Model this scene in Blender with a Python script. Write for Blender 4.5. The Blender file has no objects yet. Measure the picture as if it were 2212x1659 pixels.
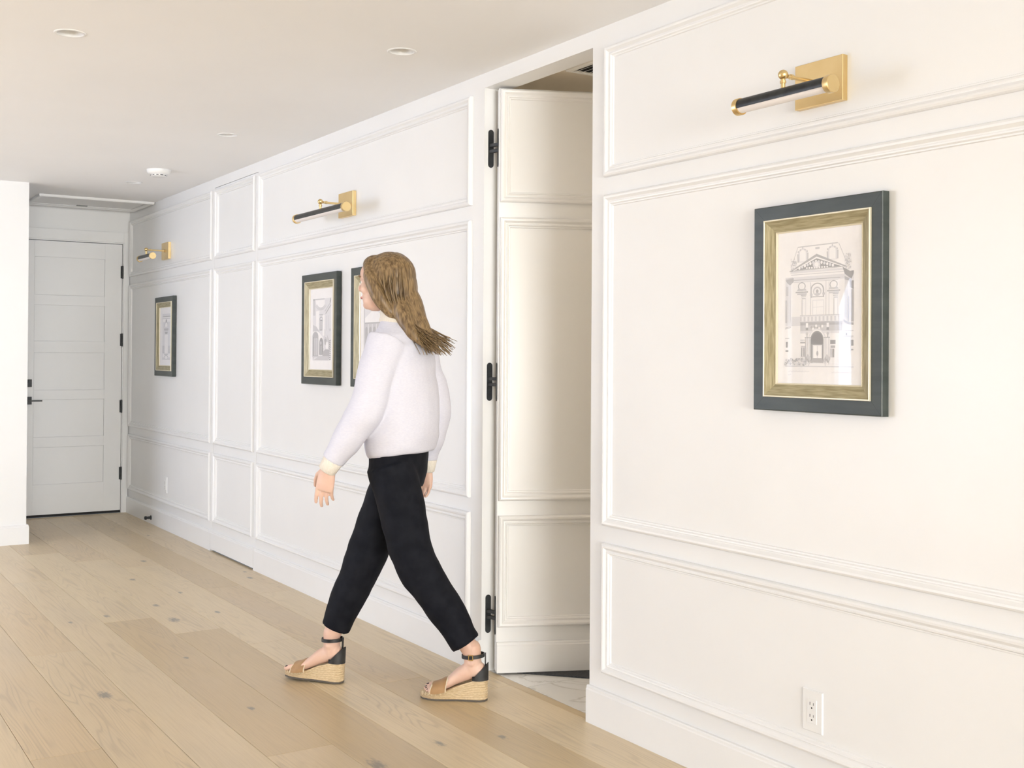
import bpy, bmesh, math, random
from mathutils import Vector, Matrix, noise
random.seed(7)
SC = bpy.context.scene
COL = SC.collection
PI = math.pi
# ---------------------------------------------------------------- camera
W_, H_, F_ = 2212.0, 1659.0, 2500.0
cam = bpy.data.cameras.new('camera'); cam_o = bpy.data.objects.new('camera', cam); COL.objects.link(cam_o)
cam.sensor_width = 36.0; cam.sensor_fit = 'HORIZONTAL'
cam.lens = F_ / W_ * 36.0
cam.shift_y = (750.2 - H_ / 2) / W_
cam.clip_start = 0.05
yaw, pitch, roll = 1.0026, -0.0078, 0.0061
fw = Vector((-math.sin(yaw), math.cos(yaw), 0)); rt = Vector((math.cos(yaw), math.sin(yaw), 0)); up = Vector((0, 0, 1))
fw2 = fw * math.cos(pitch) - up * math.sin(pitch); up2 = up * math.cos(pitch) + fw * math.sin(pitch)
rt3 = rt * math.cos(roll) + up2 * math.sin(roll); up3 = up2 * math.cos(roll) - rt * math.sin(roll)
M = Matrix.Identity(4)
for i in range(3):
    M[i][0] = rt3[i]; M[i][1] = up3[i]; M[i][2] = -fw2[i]
M.translation = Vector((0, -2.4398, 1.2846))
cam_o.matrix_world = M
SC.camera = cam_o
# ---------------------------------------------------------------- world, daylight, exposure
SC.view_settings.view_transform = 'Standard'; SC.view_settings.look = 'None'
SC.view_settings.gamma = 1.0; SC.view_settings.use_curve_mapping = False
SC.view_settings.exposure = 0.0
wd = bpy.data.worlds.new('sky'); SC.world = wd; wd.use_nodes = True
bg = wd.node_tree.nodes['Background']; bg.inputs[0].default_value = (0.80, 0.90, 1.0, 1); bg.inputs[1].default_value = 0.2
H = 2.44           # ceiling height
XE = -9.62         # end wall with the entry door
XB = -8.35         # face of the left return wall
YO = -6.0          # window wall opposite the panelled wall
XR = 9.0           # wall behind the camera
WIN = [(-8.22, -7.93, .15, 2.08, (.73, .81, 1.0), 3.7), (-7.62, -7.33, .15, 2.08, (.73, .81, 1.0), 3.7),
       (-6.95, -4.85, .12, 2.15, (.73, .81, 1.0), 3.95), (-4.30, -2.10, .12, 2.15, None, 0),
       (-1.50, .70, .12, 2.15, None, 0), (1.30, 3.60, .12, 2.15, None, 0)]
LIGHT_W = 8.0     # watts per square metre of window
TILT = math.radians(27)   # window lights tipped upwards to brighten the ceiling; the terrace they imitate is invented
def area(name, loc, rot, sx, sy, col, energy):
    l = bpy.data.lights.new(name, 'AREA'); l.shape = 'RECTANGLE'; l.size = sx; l.size_y = sy; l.energy = energy; l.color = col
    o = bpy.data.objects.new(name, l); COL.objects.link(o); o.location = loc; o.rotation_euler = rot
    return o
for (a, b, c, d, cl, k) in WIN:
    if k: area('daylight_window', ((a + b) / 2, YO - .70, (c + d) / 2 - .08), (PI / 2 + TILT, 0, 0), b - a + .5, d - c + .6, cl, LIGHT_W * k * (b - a + .5) * (d - c + .6))
area('daylight_window', (XR + .70, -3.1, 1.07), (PI / 2 + TILT, 0, PI / 2), 5.4, 2.5, (.965, .975, .965), LIGHT_W * 12.9 * 5.4 * 2.5)

sun = bpy.data.lights.new('sun', 'SUN'); sun.energy = 14.0; sun.angle = math.radians(.53); sun.color = (1.0, .97, .93)
sun_o = bpy.data.objects.new('sun', sun); COL.objects.link(sun_o)
sun_o.rotation_euler = Vector((.15, .60, -.78)).to_track_quat('-Z', 'Y').to_euler()   # steep, lands on the floor by the windows

# ================================================================ helpers
class MB:
    def __init__(s): s.v = []; s.f = []; s.m = []
    def add(s, vs, fs, mi=0):
        b = len(s.v); s.v += [tuple(v) for v in vs]
        for f in fs: s.f.append([b + i for i in f]); s.m.append(mi)
    def box(s, x0, x1, y0, y1, z0, z1, mi=0):
        s.add([(x0,y0,z0),(x1,y0,z0),(x1,y1,z0),(x0,y1,z0),(x0,y0,z1),(x1,y0,z1),(x1,y1,z1),(x0,y1,z1)],
              [(3,2,1,0),(4,5,6,7),(0,1,5,4),(1,2,6,5),(2,3,7,6),(3,0,4,7)], mi)
    def loft(s, rings, cap=True, mi=0, closed=True):
        n = len(rings[0]); b = len(s.v)
        for r in rings: s.v += [tuple(p) for p in r]
        for i in range(len(rings) - 1):
            for j in range(n if closed else n - 1):
                k = (j + 1) % n
                s.f.append([b+i*n+j, b+i*n+k, b+(i+1)*n+k, b+(i+1)*n+j]); s.m.append(mi)
        if cap:
            s.f.append([b+j for j in reversed(range(n))]); s.m.append(mi)
            s.f.append([b+(len(rings)-1)*n+j for j in range(n)]); s.m.append(mi)
    def tube(s, pts, rad, n=12, cap=True, mi=0, flat=None):
        pts = [Vector(p) for p in pts]
        if not hasattr(rad, '__len__'): rad = [rad] * len(pts)
        rings = []; prev = None
        for i, p in enumerate(pts):
            t = (pts[min(i+1, len(pts)-1)] - pts[max(i-1, 0)]).normalized()
            if prev is None:
                ref = Vector((0,0,1)) if abs(t.z) < .9 else Vector((1,0,0))
                a = t.cross(ref).normalized()
            else:
                a = (prev - t * prev.dot(t)).normalized()
            prev = a; c = t.cross(a)
            k = flat if flat else 1.0
            rings.append([p + a * rad[i] * math.cos(2*PI*j/n) + c * rad[i] * k * math.sin(2*PI*j/n) for j in range(n)])
        s.loft(rings, cap, mi)
    def capsule(s, a, b, ra, rb, n=12):
        a = Vector(a); b = Vector(b); d = (b - a).normalized()
        pts = []; rad = []
        for k in range(1, 5):
            q = PI/2 * k / 4; pts.append(a - d * ra * math.cos(q)); rad.append(ra * math.sin(q))
        for k in range(4, 0, -1):
            q = PI/2 * k / 4; pts.append(b + d * rb * math.cos(q)); rad.append(rb * math.sin(q))
        s.tube(pts, rad, n)
    def ell(s, c, r, rotm=None, nu=20, nv=12):
        c = Vector(c); rings = []
        for i in range(1, nv):
            th = PI * i / nv
            ring = []
            for j in range(nu):
                ph = 2*PI*j/nu
                p = Vector((r[0]*math.sin(th)*math.cos(ph), r[1]*math.sin(th)*math.sin(ph), -r[2]*math.cos(th)))
                if rotm: p = rotm @ p
                ring.append(c + p)
            rings.append(ring)
        s.loft(rings)
    def lathe(s, prof, c=(0,0,0), axis='z', n=32, cap=True, mi=0):
        rings = []
        for r, h in prof:
            ring = []
            for j in range(n):
                a = 2*PI*j/n; x, y = r*math.cos(a), r*math.sin(a)
                p = {'z': (x, y, h), 'y': (x, h, -y), 'x': (h, x, y)}[axis]
                ring.append((c[0]+p[0], c[1]+p[1], c[2]+p[2]))
            rings.append(ring)
        s.loft(rings, cap, mi)
    def mesh(s, name):
        me = bpy.data.meshes.new(name); me.from_pydata(s.v, [], s.f); me.update()
        return me
    def build(s, name, mats, parent=None, smooth=0, bevel=0, fix=True):
        me = s.mesh(name)
        if not isinstance(mats, (list, tuple)): mats = [mats]
        for m in mats: me.materials.append(m)
        if len(mats) > 1:
            for p, mi in zip(me.polygons, s.m): p.material_index = mi
        if fix:
            bm = bmesh.new(); bm.from_mesh(me); bmesh.ops.recalc_face_normals(bm, faces=bm.faces); bm.to_mesh(me); bm.free()
        if smooth:
            for p in me.polygons: p.use_smooth = True
            if smooth < 180:
                me.set_sharp_from_angle(angle=math.radians(smooth))
        o = bpy.data.objects.new(name, me); COL.objects.link(o)
        if parent: o.parent = parent
        if bevel:
            b = o.modifiers.new('bevel', 'BEVEL'); b.width = bevel; b.segments = 2; b.limit_method = 'ANGLE'; b.angle_limit = .6
            b.harden_normals = False
        return o
def tag(o, label=None, cat=None, group=None, kind=None):
    if label: o['label'] = label
    if cat: o['category'] = cat
    if group: o['group'] = group
    if kind: o['kind'] = kind
    return o
def empty(name, loc=(0,0,0), rz=0):
    o = bpy.data.objects.new(name, None); COL.objects.link(o); o.location = loc; o.rotation_euler = (0, 0, rz)
    o.empty_display_size = .1
    return o
def evaluated(o, remove=True):
    dg = bpy.context.evaluated_depsgraph_get(); me = bpy.data.meshes.new_from_object(o.evaluated_get(dg))
    old = o.data; o.modifiers.clear(); o.data = me
    bpy.data.meshes.remove(old)
    return o
# ================================================================ materials
def mat(name, col, rough=.5, metal=0., **k):
    m = bpy.data.materials.new(name); m.use_nodes = True
    nt = m.node_tree; b = nt.nodes['Principled BSDF']
    b.inputs['Base Color'].default_value = (*col, 1); b.inputs['Roughness'].default_value = rough; b.inputs['Metallic'].default_value = metal
    for a, v in k.items():
        if a in b.inputs: b.inputs[a].default_value = v
    return m
def nd(m, t, **k):
    n = m.node_tree.nodes.new(t)
    for a, v in k.items(): setattr(n, a, v)
    return n
def lk(m, a, b): m.node_tree.links.new(a, b)
def noisy(m, c1, c2, scale, coords='Object', stretch=(1,1,1), bump=0., detail=4, dist=.002, rvar=0.):
    nt = m.node_tree; b = nt.nodes['Principled BSDF']
    tc = nd(m, 'ShaderNodeTexCoord'); mp = nd(m, 'ShaderNodeMapping'); mp.inputs['Scale'].default_value = stretch
    lk(m, tc.outputs[coords], mp.inputs[0])
    n = nd(m, 'ShaderNodeTexNoise'); n.inputs['Scale'].default_value = scale; n.inputs['Detail'].default_value = detail
    lk(m, mp.outputs[0], n.inputs['Vector'])
    r = nd(m, 'ShaderNodeValToRGB'); r.color_ramp.elements[0].position = .35; r.color_ramp.elements[1].position = .65
    r.color_ramp.elements[0].color = (*c1, 1); r.color_ramp.elements[1].color = (*c2, 1)
    lk(m, n.outputs['Fac'], r.inputs[0]); lk(m, r.outputs[0], b.inputs['Base Color'])
    if bump:
        bp = nd(m, 'ShaderNodeBump'); bp.inputs['Strength'].default_value = bump; bp.inputs['Distance'].default_value = dist
        lk(m, n.outputs['Fac'], bp.inputs['Height']); lk(m, bp.outputs[0], b.inputs['Normal'])
    return m
PAINT = noisy(mat('white_paint', (.855,.855,.85), .34), (.85,.85,.845), (.865,.865,.86), 3.0, coords='Object')
PAINT.node_tree.nodes['Principled BSDF'].inputs['Specular IOR Level'].default_value = .45
TRIM = noisy(mat('white_trim_paint', (.86,.86,.855), .3), (.855,.855,.85), (.87,.87,.865), 4.0)
CEIL = noisy(mat('ceiling_paint', (.93,.925,.92), .85), (.925,.92,.915), (.94,.935,.93), 2.0, bump=.02)
BRASS = noisy(mat('brushed_brass', (.72,.53,.25), .34, 1.0), (.72,.54,.265), (.77,.595,.31), 9, stretch=(1,1,1.5))
BLACK = noisy(mat('black_metal', (.018,.02,.022), .38, .3), (.014,.016,.018), (.03,.033,.034), 40)
DIFF = mat('frosted_diffuser', (.86,.82,.80), .45)
HWARE = noisy(mat('matte_black_hardware', (.02,.022,.025), .45), (.014,.016,.018), (.03,.033,.036), 30)
PLASTIC = mat('white_plastic', (.85,.85,.84), .35)
DARK = mat('dark_gap', (.02,.02,.02), .8)
# wood floor -------------------------------------------------------------
def floor_wood():
    m = mat('bleached_oak', (.5,.4,.28), .36); b = m.node_tree.nodes['Principled BSDF']
    tc = nd(m, 'ShaderNodeTexCoord'); oi = nd(m, 'ShaderNodeObjectInfo')
    off = nd(m, 'ShaderNodeVectorMath', operation='SCALE'); off.inputs[0].default_value = (37.0, 91.0, 13.0); lk(m, oi.outputs['Random'], off.inputs['Scale'])
    add = nd(m, 'ShaderNodeVectorMath', operation='ADD'); lk(m, tc.outputs['Object'], add.inputs[0]); lk(m, off.outputs[0], add.inputs[1])
    def noise_(sc, vec, det=3, rough=.5):
        mp = nd(m, 'ShaderNodeMapping'); mp.inputs['Scale'].default_value = vec; lk(m, add.outputs[0], mp.inputs[0])
        n = nd(m, 'ShaderNodeTexNoise'); n.inputs['Scale'].default_value = sc; n.inputs['Detail'].default_value = det; n.inputs['Roughness'].default_value = rough
        lk(m, mp.outputs[0], n.inputs['Vector']); return n
    def math_(op, a, b_=None, c=None):
        n = nd(m, 'ShaderNodeMath', operation=op)
        for i, q in enumerate((a, b_, c)):
            if q is None: continue
            if isinstance(q, (int, float)): n.inputs[i].default_value = q
            else: lk(m, q, n.inputs[i])
        return n.outputs[0]
    big = noise_(1.0, (.55, 7.0, 1), 2)                       # cathedral contours
    rings = math_('SINE', math_('MULTIPLY', big.outputs['Fac'], 150.0))
    rings = math_('POWER', math_('MULTIPLY_ADD', rings, .5, .5), 5.0)
    fib = noise_(1.0, (5.0, 190.0, 1), 3)
    blotch = noise_(1.0, (1.2, 3.0, 1), 2)
    mask = noise_(1.0, (.6, 6.0, 1), 1)
    maskv = nd(m, 'ShaderNodeMapRange'); maskv.inputs[1].default_value = .42; maskv.inputs[2].default_value = .62; lk(m, mask.outputs['Fac'], maskv.inputs[0])
    base = nd(m, 'ShaderNodeValToRGB'); e = base.color_ramp.elements
    e[0].position = 0.; e[0].color = (.55,.425,.245,1); e[1].position = 1.; e[1].color = (.76,.615,.395,1)
    x = base.color_ramp.elements.new(.35); x.color = (.68,.53,.335,1); x = base.color_ramp.elements.new(.7); x.color = (.72,.585,.39,1)
    lk(m, math_('ADD', math_('MULTIPLY', oi.outputs['Random'], .75), math_('MULTIPLY', blotch.outputs['Fac'], .25)), base.inputs[0])
    def mix(fac, c1, c2, mode='MIX'):
        n = nd(m, 'ShaderNodeMix', data_type='RGBA', blend_type=mode)
        if isinstance(fac, (int, float)): n.inputs[0].default_value = fac
        else: lk(m, fac, n.inputs[0])
        for i, q in ((6, c1), (7, c2)):
            if isinstance(q, tuple): n.inputs[i].default_value = (*q, 1)
            else: lk(m, q, n.inputs[i])
        return n.outputs[2]
    c = mix(math_('MULTIPLY', math_('MULTIPLY', rings, maskv.outputs[0]), .34), base.outputs[0], (.40,.31,.205))
    c = mix(math_('MULTIPLY', math_('SUBTRACT', fib.outputs['Fac'], .45), .55), c, (.37,.285,.19))
    c = mix(math_('MULTIPLY', math_('SUBTRACT', blotch.outputs['Fac'], .5), .9), c, (.44,.375,.30))
    # knots at their places on the boards
    ge = nd(m, 'ShaderNodeNewGeometry')
    knots = [(-4.498,-1.375,1.35),(-5.602,-.793,1.4),(-5.969,-.778,.9),(-6.721,-.701,.9),(-7.288,-.49,.9),(-5.85,-1.052,.8),(-6.436,-.112,.9),(-6.628,-.075,.6),
             (-5.663,-.56,.8),(-4.876,-.954,.6),(-4.058,-.963,.6),(-3.366,-.565,.8),(-3.313,-.354,.7),(-3.294,-.829,1.4),(-6.226,-.576,.6),(-5.80,-1.23,.6),(-8.3,-.19,.6),(-3.05,-1.60,.8)]
    prev = None
    for (kx, ky, ks) in knots:
        d = nd(m, 'ShaderNodeVectorMath', operation='SUBTRACT'); lk(m, ge.outputs['Position'], d.inputs[0]); d.inputs[1].default_value = (kx, ky, 0)
        s = nd(m, 'ShaderNodeVectorMath', operation='MULTIPLY'); lk(m, d.outputs[0], s.inputs[0]); s.inputs[1].default_value = (1/(.042*ks), 1/(.019*ks), 0)
        l = nd(m, 'ShaderNodeVectorMath', operation='LENGTH'); lk(m, s.outputs[0], l.inputs[0])
        prev = l.outputs['Value'] if prev is None else math_('MINIMUM', prev, l.outputs['Value'])
    jag = noise_(1.0, (40, 90, 1), 3)
    kd = math_('ADD', prev, math_('MULTIPLY', math_('SUBTRACT', jag.outputs['Fac'], .5), 1.7))
    kr = nd(m, 'ShaderNodeMapRange', interpolation_type='SMOOTHSTEP'); kr.inputs[1].default_value = 1.25; kr.inputs[2].default_value = .25; kr.inputs[3].default_value = 0; kr.inputs[4].default_value = .75
    lk(m, kd, kr.inputs[0])
    c = mix(kr.outputs[0], c, (.20,.185,.165))
    lk(m, c, b.inputs['Base Color'])
    bp = nd(m, 'ShaderNodeBump'); bp.inputs['Strength'].default_value = .12; bp.inputs['Distance'].default_value = .001
    lk(m, math_('ADD', math_('MULTIPLY', rings, -.5), fib.outputs['Fac']), bp.inputs['Height']); lk(m, bp.outputs[0], b.inputs['Normal'])
    rr = nd(m, 'ShaderNodeMapRange'); rr.inputs[3].default_value = .30; rr.inputs[4].default_value = .44; lk(m, fib.outputs['Fac'], rr.inputs[0]); lk(m, rr.outputs[0], b.inputs['Roughness'])
    return m
OAK = floor_wood()
def marble():
    m = mat('white_marble', (.8,.79,.76), .2); b = m.node_tree.nodes['Principled BSDF']
    tc = nd(m, 'ShaderNodeTexCoord'); n = nd(m, 'ShaderNodeTexNoise'); n.inputs['Scale'].default_value = 2.2; n.inputs['Detail'].default_value = 6; n.inputs['Distortion'].default_value = 1.4
    lk(m, tc.outputs['Object'], n.inputs['Vector'])
    r = nd(m, 'ShaderNodeValToRGB'); e = r.color_ramp.elements
    e[0].position = .40; e[0].color = (.80,.79,.765,1); e[1].position = .60; e[1].color = (.82,.81,.79,1)
    x = e.new(.495); x.color = (.78,.77,.745,1); x = e.new(.505); x.color = (.56,.54,.51,1); x = e.new(.52); x.color = (.79,.78,.755,1)
    lk(m, n.outputs['Fac'], r.inputs[0]); lk(m, r.outputs[0], b.inputs['Base Color']); return m
MARBLE = marble()
def gloss_glass():
    m = bpy.data.materials.new('picture_glass'); m.use_nodes = True; nt = m.node_tree; nt.nodes.clear()
    o = nd(m, 'ShaderNodeOutputMaterial'); mx = nd(m, 'ShaderNodeMixShader'); t = nd(m, 'ShaderNodeBsdfTransparent'); g = nd(m, 'ShaderNodeBsdfGlossy'); g.inputs['Roughness'].default_value = .015
    mx.inputs[0].default_value = .05
    lk(m, t.outputs[0], mx.inputs[1]); lk(m, g.outputs[0], mx.inputs[2]); lk(m, mx.outputs[0], o.inputs[0]); return m
GLASS = gloss_glass()
FRAME_D = noisy(mat('charcoal_green_frame', (.035,.045,.045), .42), (.030,.040,.037), (.046,.058,.053), 6, stretch=(1,1,6))
FRAME_G = noisy(mat('champagne_wood', (.42,.35,.22), .4, .35), (.34,.275,.16), (.52,.44,.29), 60, stretch=(1,1,1), bump=.1, detail=3)
FRAME_GX = noisy(mat('champagne_wood_level', (.40,.35,.21), .45, .2), (.30,.26,.145), (.48,.425,.27), 14, stretch=(1.2,8,16), bump=.15, detail=4)
FRAME_GZ = noisy(mat('champagne_wood_upright', (.40,.35,.21), .45, .2), (.30,.26,.145), (.48,.425,.27), 14, stretch=(16,8,1.2), bump=.15, detail=4)
LIP = mat('pale_gilt_lip', (.80,.74,.58), .35, .3)
PAPER = noisy(mat('print_paper', (.90,.88,.88), .8), (.89,.87,.87), (.91,.89,.89), 30)
TONES = [PAPER] + [mat('print_tone_%d' % i, (t, t*.985, t*1.01), .8) for i, t in enumerate((.76, .62, .50, .39, .30))]

# ================================================================ the setting
WHEAD = 2.38
DL, DR = -4.041, -3.300          # open hidden door
B0, B1 = -7.4585, -6.654         # closed hidden door
wb = MB()
for x0, x1 in ((XE - .1, B0), (B1, DL), (DR, XR)): wb.box(x0, x1, 0, .10, 0, H + .05)
for x0, x1 in ((B0, B1), (DL, DR)): wb.box(x0, x1, 0, .10, WHEAD, H + .05)
wall_right = tag(wb.build('wall_right', PAINT), 'long white panelled wall with hidden doors and picture lights', 'wall', kind='structure')
PROF = [(0,0),(0,.010),(.003,.0155),(.008,.0185),(.014,.0175),(.019,.0125),(.0225,.0095),(.026,.0095),(.0285,.0115),(.0325,.0105),(.036,.0055),(.040,.005),(.042,0)]
def moulding(name, x0, x1, z0, z1, parent, y=0.0):
    m = MB(); rings = []
    for t, h in PROF:
        rings.append([(x0+t, y-h, z0+t), (x1-t, y-h, z0+t), (x1-t, y-h, z1-t), (x0+t, y-h, z1-t)])
    m.loft(rings, cap=False)
    return m.build(name, TRIM, parent, smooth=28)
ROWS = [(1.9088, 2.3621), (.700, 1.8476), (.190, .640)]
def base_profile(x0, x1, y=0., z0=0., h=.130, th=.016):
    m = MB()
    pr = [(0, z0), (-th, z0), (-th, h-.014), (-th+.003, h-.010), (-th+.003, h-.004), (-th+.006, h), (0, h)]
    m.loft([[(x0, y+a, b) for a, b in pr], [(x1, y+a, b) for a, b in pr]])
    return m
cols_wall = [(-9.566, -7.4935), (-6.618, -4.1304), (-3.2168, -1.25), (-1.17, .80), (.88, 2.85), (2.93, 4.9), (4.98, 6.95), (7.03, 8.92)]
for (x0, x1) in cols_wall:
    for (z0, z1) in ROWS: moulding('panel_moulding', x0, x1, z0, z1, wall_right)
for k, (x0, x1) in enumerate(((XE, B0 - .001), (B1 + .001, DL), (DR, XR))):
    tag(base_profile(x0, x1).build('baseboard_right', TRIM, smooth=20), ['white baseboard by the entry door with a black door stop', 'white baseboard behind the walking woman', 'white baseboard under the large framed facade print'][k], 'baseboard', kind='structure')
# closed hidden door flush with the panelling
d2 = tag(empty('door_2', ((B0+B1)/2, 0, 0)), 'narrow closed hidden door flush in the white panelling', 'door', kind='structure')
m = MB(); hw = (B1-B0)/2 - .0025; m.box(-hw, hw, 0.0, .045, .012, WHEAD - .003); m.build('door_leaf', PAINT, d2)
for (z0, z1) in ROWS: moulding('panel_moulding', -7.4236-(B0+B1)/2, -6.690-(B0+B1)/2, z0, z1, d2)
base_profile(-hw, hw, z0=.012).build('base_trim', TRIM, d2, smooth=20)
m = MB(); m.box(B0, B1, .05, .10, 0, WHEAD); m.build('door_backing', DARK, wall_right)
# open hidden door
ang = math.atan2(.914, .405)
d1 = tag(empty('door_1', (-3.980, .033, 0), ang), 'open hidden door covered with the same white panelling, on black hinges', 'door', kind='structure')
DWID = DR - DL - .008; ZB, ZT = .008, 2.372
m = MB(); m.box(0, DWID, 0.0, .045, ZB, ZT); m.build('door_leaf', PAINT, d1, bevel=.002)
for (z0, z1) in ROWS: moulding('panel_moulding', .006, DWID - .08, z0, z1 if z1 < 2 else 2.368, d1)
base_profile(0.002, DWID, z0=ZB).build('base_trim', TRIM, d1, smooth=20)
# concealed hinges: pill plates on the jamb and on the door edge, with a link between
def pill(m, c, du, dv, dn, hw_, hh):
    c = Vector(c); pts = []
    for k in range(9): a = PI * k / 8; pts.append((hw_*math.cos(a), hh - hw_ + hw_*math.sin(a)))
    for k in range(9): a = PI + PI * k / 8; pts.append((hw_*math.cos(a), -hh + hw_ + hw_*math.sin(a)))
    m.loft([[c + du*a + dv*b + dn*t for a, b in pts] for t in (0, 1)])
hx = Vector((0,1,0)); hz = Vector((0,0,1))
for zc in (2.134, 1.180, .233):
    Ri = Matrix.Rotation(-ang, 3, 'Z'); org = Vector((-3.980, .033, 0))
    tl = lambda p: Ri @ (Vector(p) - org)
    m = MB(); pill(m, (DL, .031, zc), hx, hz, Vector((.003,0,0)), .0125, .078)
    m2 = MB(); m2.v = [tuple(tl(v)) for v in m.v]; m2.f = m.f; m2.m = m.m
    hg = m2.build('hinge', HWARE, d1, smooth=40)
    m = MB(); pill(m, (0, .0225, zc), hx, hz, Vector((-.003,0,0)), .0125, .078); m.build('hinge_plate', HWARE, hg, smooth=40)
    m = MB()
    for zz in (-.018, .006): m.loft([[tl((DL+.003, .022+a, zc+zz+b)) for a, b in ((0,0),(.018,0),(.018,.013),(0,.013))], [Vector((-.003, .012+a, zc+zz+b)) for a, b in ((0,0),(.018,0),(.018,.013),(0,.013))]])
    m.build('hinge_link', HWARE, hg, bevel=.001)
# end wall, entry door
CAS0, CAS1 = -.915, -.004
D0, D1, DZ = -.862, -.056, 2.172
eb = MB(); eb.box(XE-.1, XE, -1.1, D0-.012, 0, H+.05); eb.box(XE-.1, XE, D1+.012, 0, 0, H+.05); eb.box(XE-.1, XE, D0-.012, D1+.012, DZ+.012, H+.05)
tag(eb.build('wall_far', PAINT), 'white end wall around the entry door', 'wall', kind='structure')
cs = MB()
cs.box(XE, XE+.018, D1+.008, CAS1, 0, DZ+.095); cs.box(XE, XE+.018, CAS0, D0-.008, 0, DZ+.095); cs.box(XE, XE+.018, D0-.008, D1+.008, DZ+.012, DZ+.095)
tag(cs.build('trim_1', TRIM, bevel=.002), 'flat white casing around the entry door', 'door casing', kind='structure')
jb = MB(); jb.box(XE-.1, XE+.004, D1+.003, D1+.012, 0, DZ+.004); jb.box(XE-.1, XE+.004, D0-.012, D0-.003, 0, DZ+.004); jb.box(XE-.1, XE+.004, D0-.012, D1+.012, DZ+.004, DZ+.012)
tag(jb.build('trim_2', TRIM), 'thin white jamb lining inside the entry door casing', 'door jamb', kind='structure')
d3 = tag(empty('door_3', (XE-.012, 0, 0)), 'white five-panel entry door with black hinges and lever', 'door', kind='structure')
PZ = [(1.745,2.045),(1.382,1.667),(.997,1.293),(.627,.923),(.256,.549)]; PY0, PY1 = -.724, -.190
m = MB(); m.box(-.040, -.006, D0, D1, .02, DZ); m.build('door_core', TRIM, d3)
def stile(y0, y1, z0, z1, n): mm = MB(); mm.box(-.006, .006, y0, y1, z0, z1); mm.build(n, TRIM, d3, bevel=.0012)
stile(D0, PY0, .02, DZ, 'stile'); stile(PY1, D1, .02, DZ, 'stile')
zs = [.02] + [q for z in reversed(PZ) for q in z] + [DZ]
for i in range(0, len(zs), 2): stile(PY0, PY1, zs[i], zs[i+1], 'rail')
for (z0, z1) in PZ: mm = MB(); mm.box(-.006, -.001, PY0+.003, PY1-.003, z0+.003, z1-.003); mm.build('door_panel', TRIM, d3)
m = MB(); m.box(-.030, .004, D0, D1, .001, .019); m.build('door_sweep', DARK, d3)
for zc in (1.9475, 1.3985, .861, .3185):
    m = MB(); m.lathe([(.001,-.053),(.0065,-.052),(.0065,.052),(.001,.053)], (.016, D1+.001, zc), 'z', 12); m.box(.004, .012, D1-.012, D1+.012, zc-.050, zc+.050); m.build('hinge', HWARE, d3, smooth=40)
m = MB(); m.box(.006, .014, -.797, -.737, 1.022, 1.082); lkp = m.build('deadbolt', HWARE, d3, bevel=.0015)
m = MB(); m.add([(.014,-.775,1.036),(.014,-.768,1.036),(.014,-.756,1.070),(.014,-.763,1.070),(.03,-.775,1.036),(.03,-.768,1.036),(.03,-.756,1.070),(.03,-.763,1.070)], [(0,1,2,3),(7,6,5,4),(0,4,5,1),(1,5,6,2),(2,6,7,3),(3,7,4,0)]); m.build('thumb_turn', HWARE, lkp)
m = MB(); m.box(.006, .014, -.797, -.737, .886, .946); lev = m.build('lever_plate', HWARE, d3, bevel=.0015)
m = MB(); m.tube([(.012,-.767,.916),(.055,-.767,.916)], .010, 12); m.box(.048, .060, -.772, -.668, .910, .920); m.build('lever', HWARE, lev, smooth=40)
# left return wall (thick block that narrows the entry)
YB = -.99
bb = MB(); bb.box(XE-.1, XB, YO-.2, YB, 0, H+.05)
tag(bb.build('wall_left', PAINT), 'plain white return wall narrowing the entry passage', 'wall', kind='structure')
b2 = MB(); pr = [(0,0),(.016,0),(.016,.116),(.013,.120),(.013,.126),(.010,.130),(0,.130)]
b2.loft([[(XB+a, YO, b) for a, b in pr], [(XB+a, YB+a, b) for a, b in pr], [(XE+.02, YB+a, b) for a, b in pr]])
tag(b2.build('baseboard_left', TRIM, smooth=20), 'white baseboard wrapping the corner of the return wall', 'baseboard', kind='structure')
# opposite wall with windows and wall behind the camera
ob = MB(); xs = XB
for (a, b, c, d, cl, k) in WIN:
    ob.box(xs, a, YO-.12, YO, 0, H+.05); ob.box(a, b, YO-.12, YO, 0, c); ob.box(a, b, YO-.12, YO, d, H+.05); xs = b
ob.box(xs, XR+.12, YO-.12, YO, 0, H+.05)
tag(ob.build('wall_opposite', PAINT), 'white window wall facing the panelled wall', 'wall', kind='structure')
for i, (a, b, c, d, cl, k) in enumerate(WIN):
    m = MB(); t = .045
    m.box(a, a+t, YO-.10, YO-.04, c, d); m.box(b-t, b, YO-.10, YO-.04, c, d); m.box(a+t, b-t, YO-.10, YO-.04, c, c+t); m.box(a+t, b-t, YO-.10, YO-.04, d-t, d)
    if b - a > 1: m.box((a+b)/2-t/2, (a+b)/2+t/2, YO-.10, YO-.04, c+t, d-t)
    tag(m.build('window_%d' % (i+1), TRIM), 'white framed tall window in the opposite wall', 'window', 'windows of the opposite wall', kind='structure')
rb = MB(); rb.box(XR, XR+.12, YO-.12, -5.6, 0, H+.05); rb.box(XR, XR+.12, -.6, .1, 0, H+.05); rb.box(XR, XR+.12, -5.6, -.6, 0, .2); rb.box(XR, XR+.12, -5.6, -.6, 2.1, H+.05)
tag(rb.build('wall_near', PAINT), 'white wall with a wide window at the near end of the room', 'wall', kind='structure')
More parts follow.
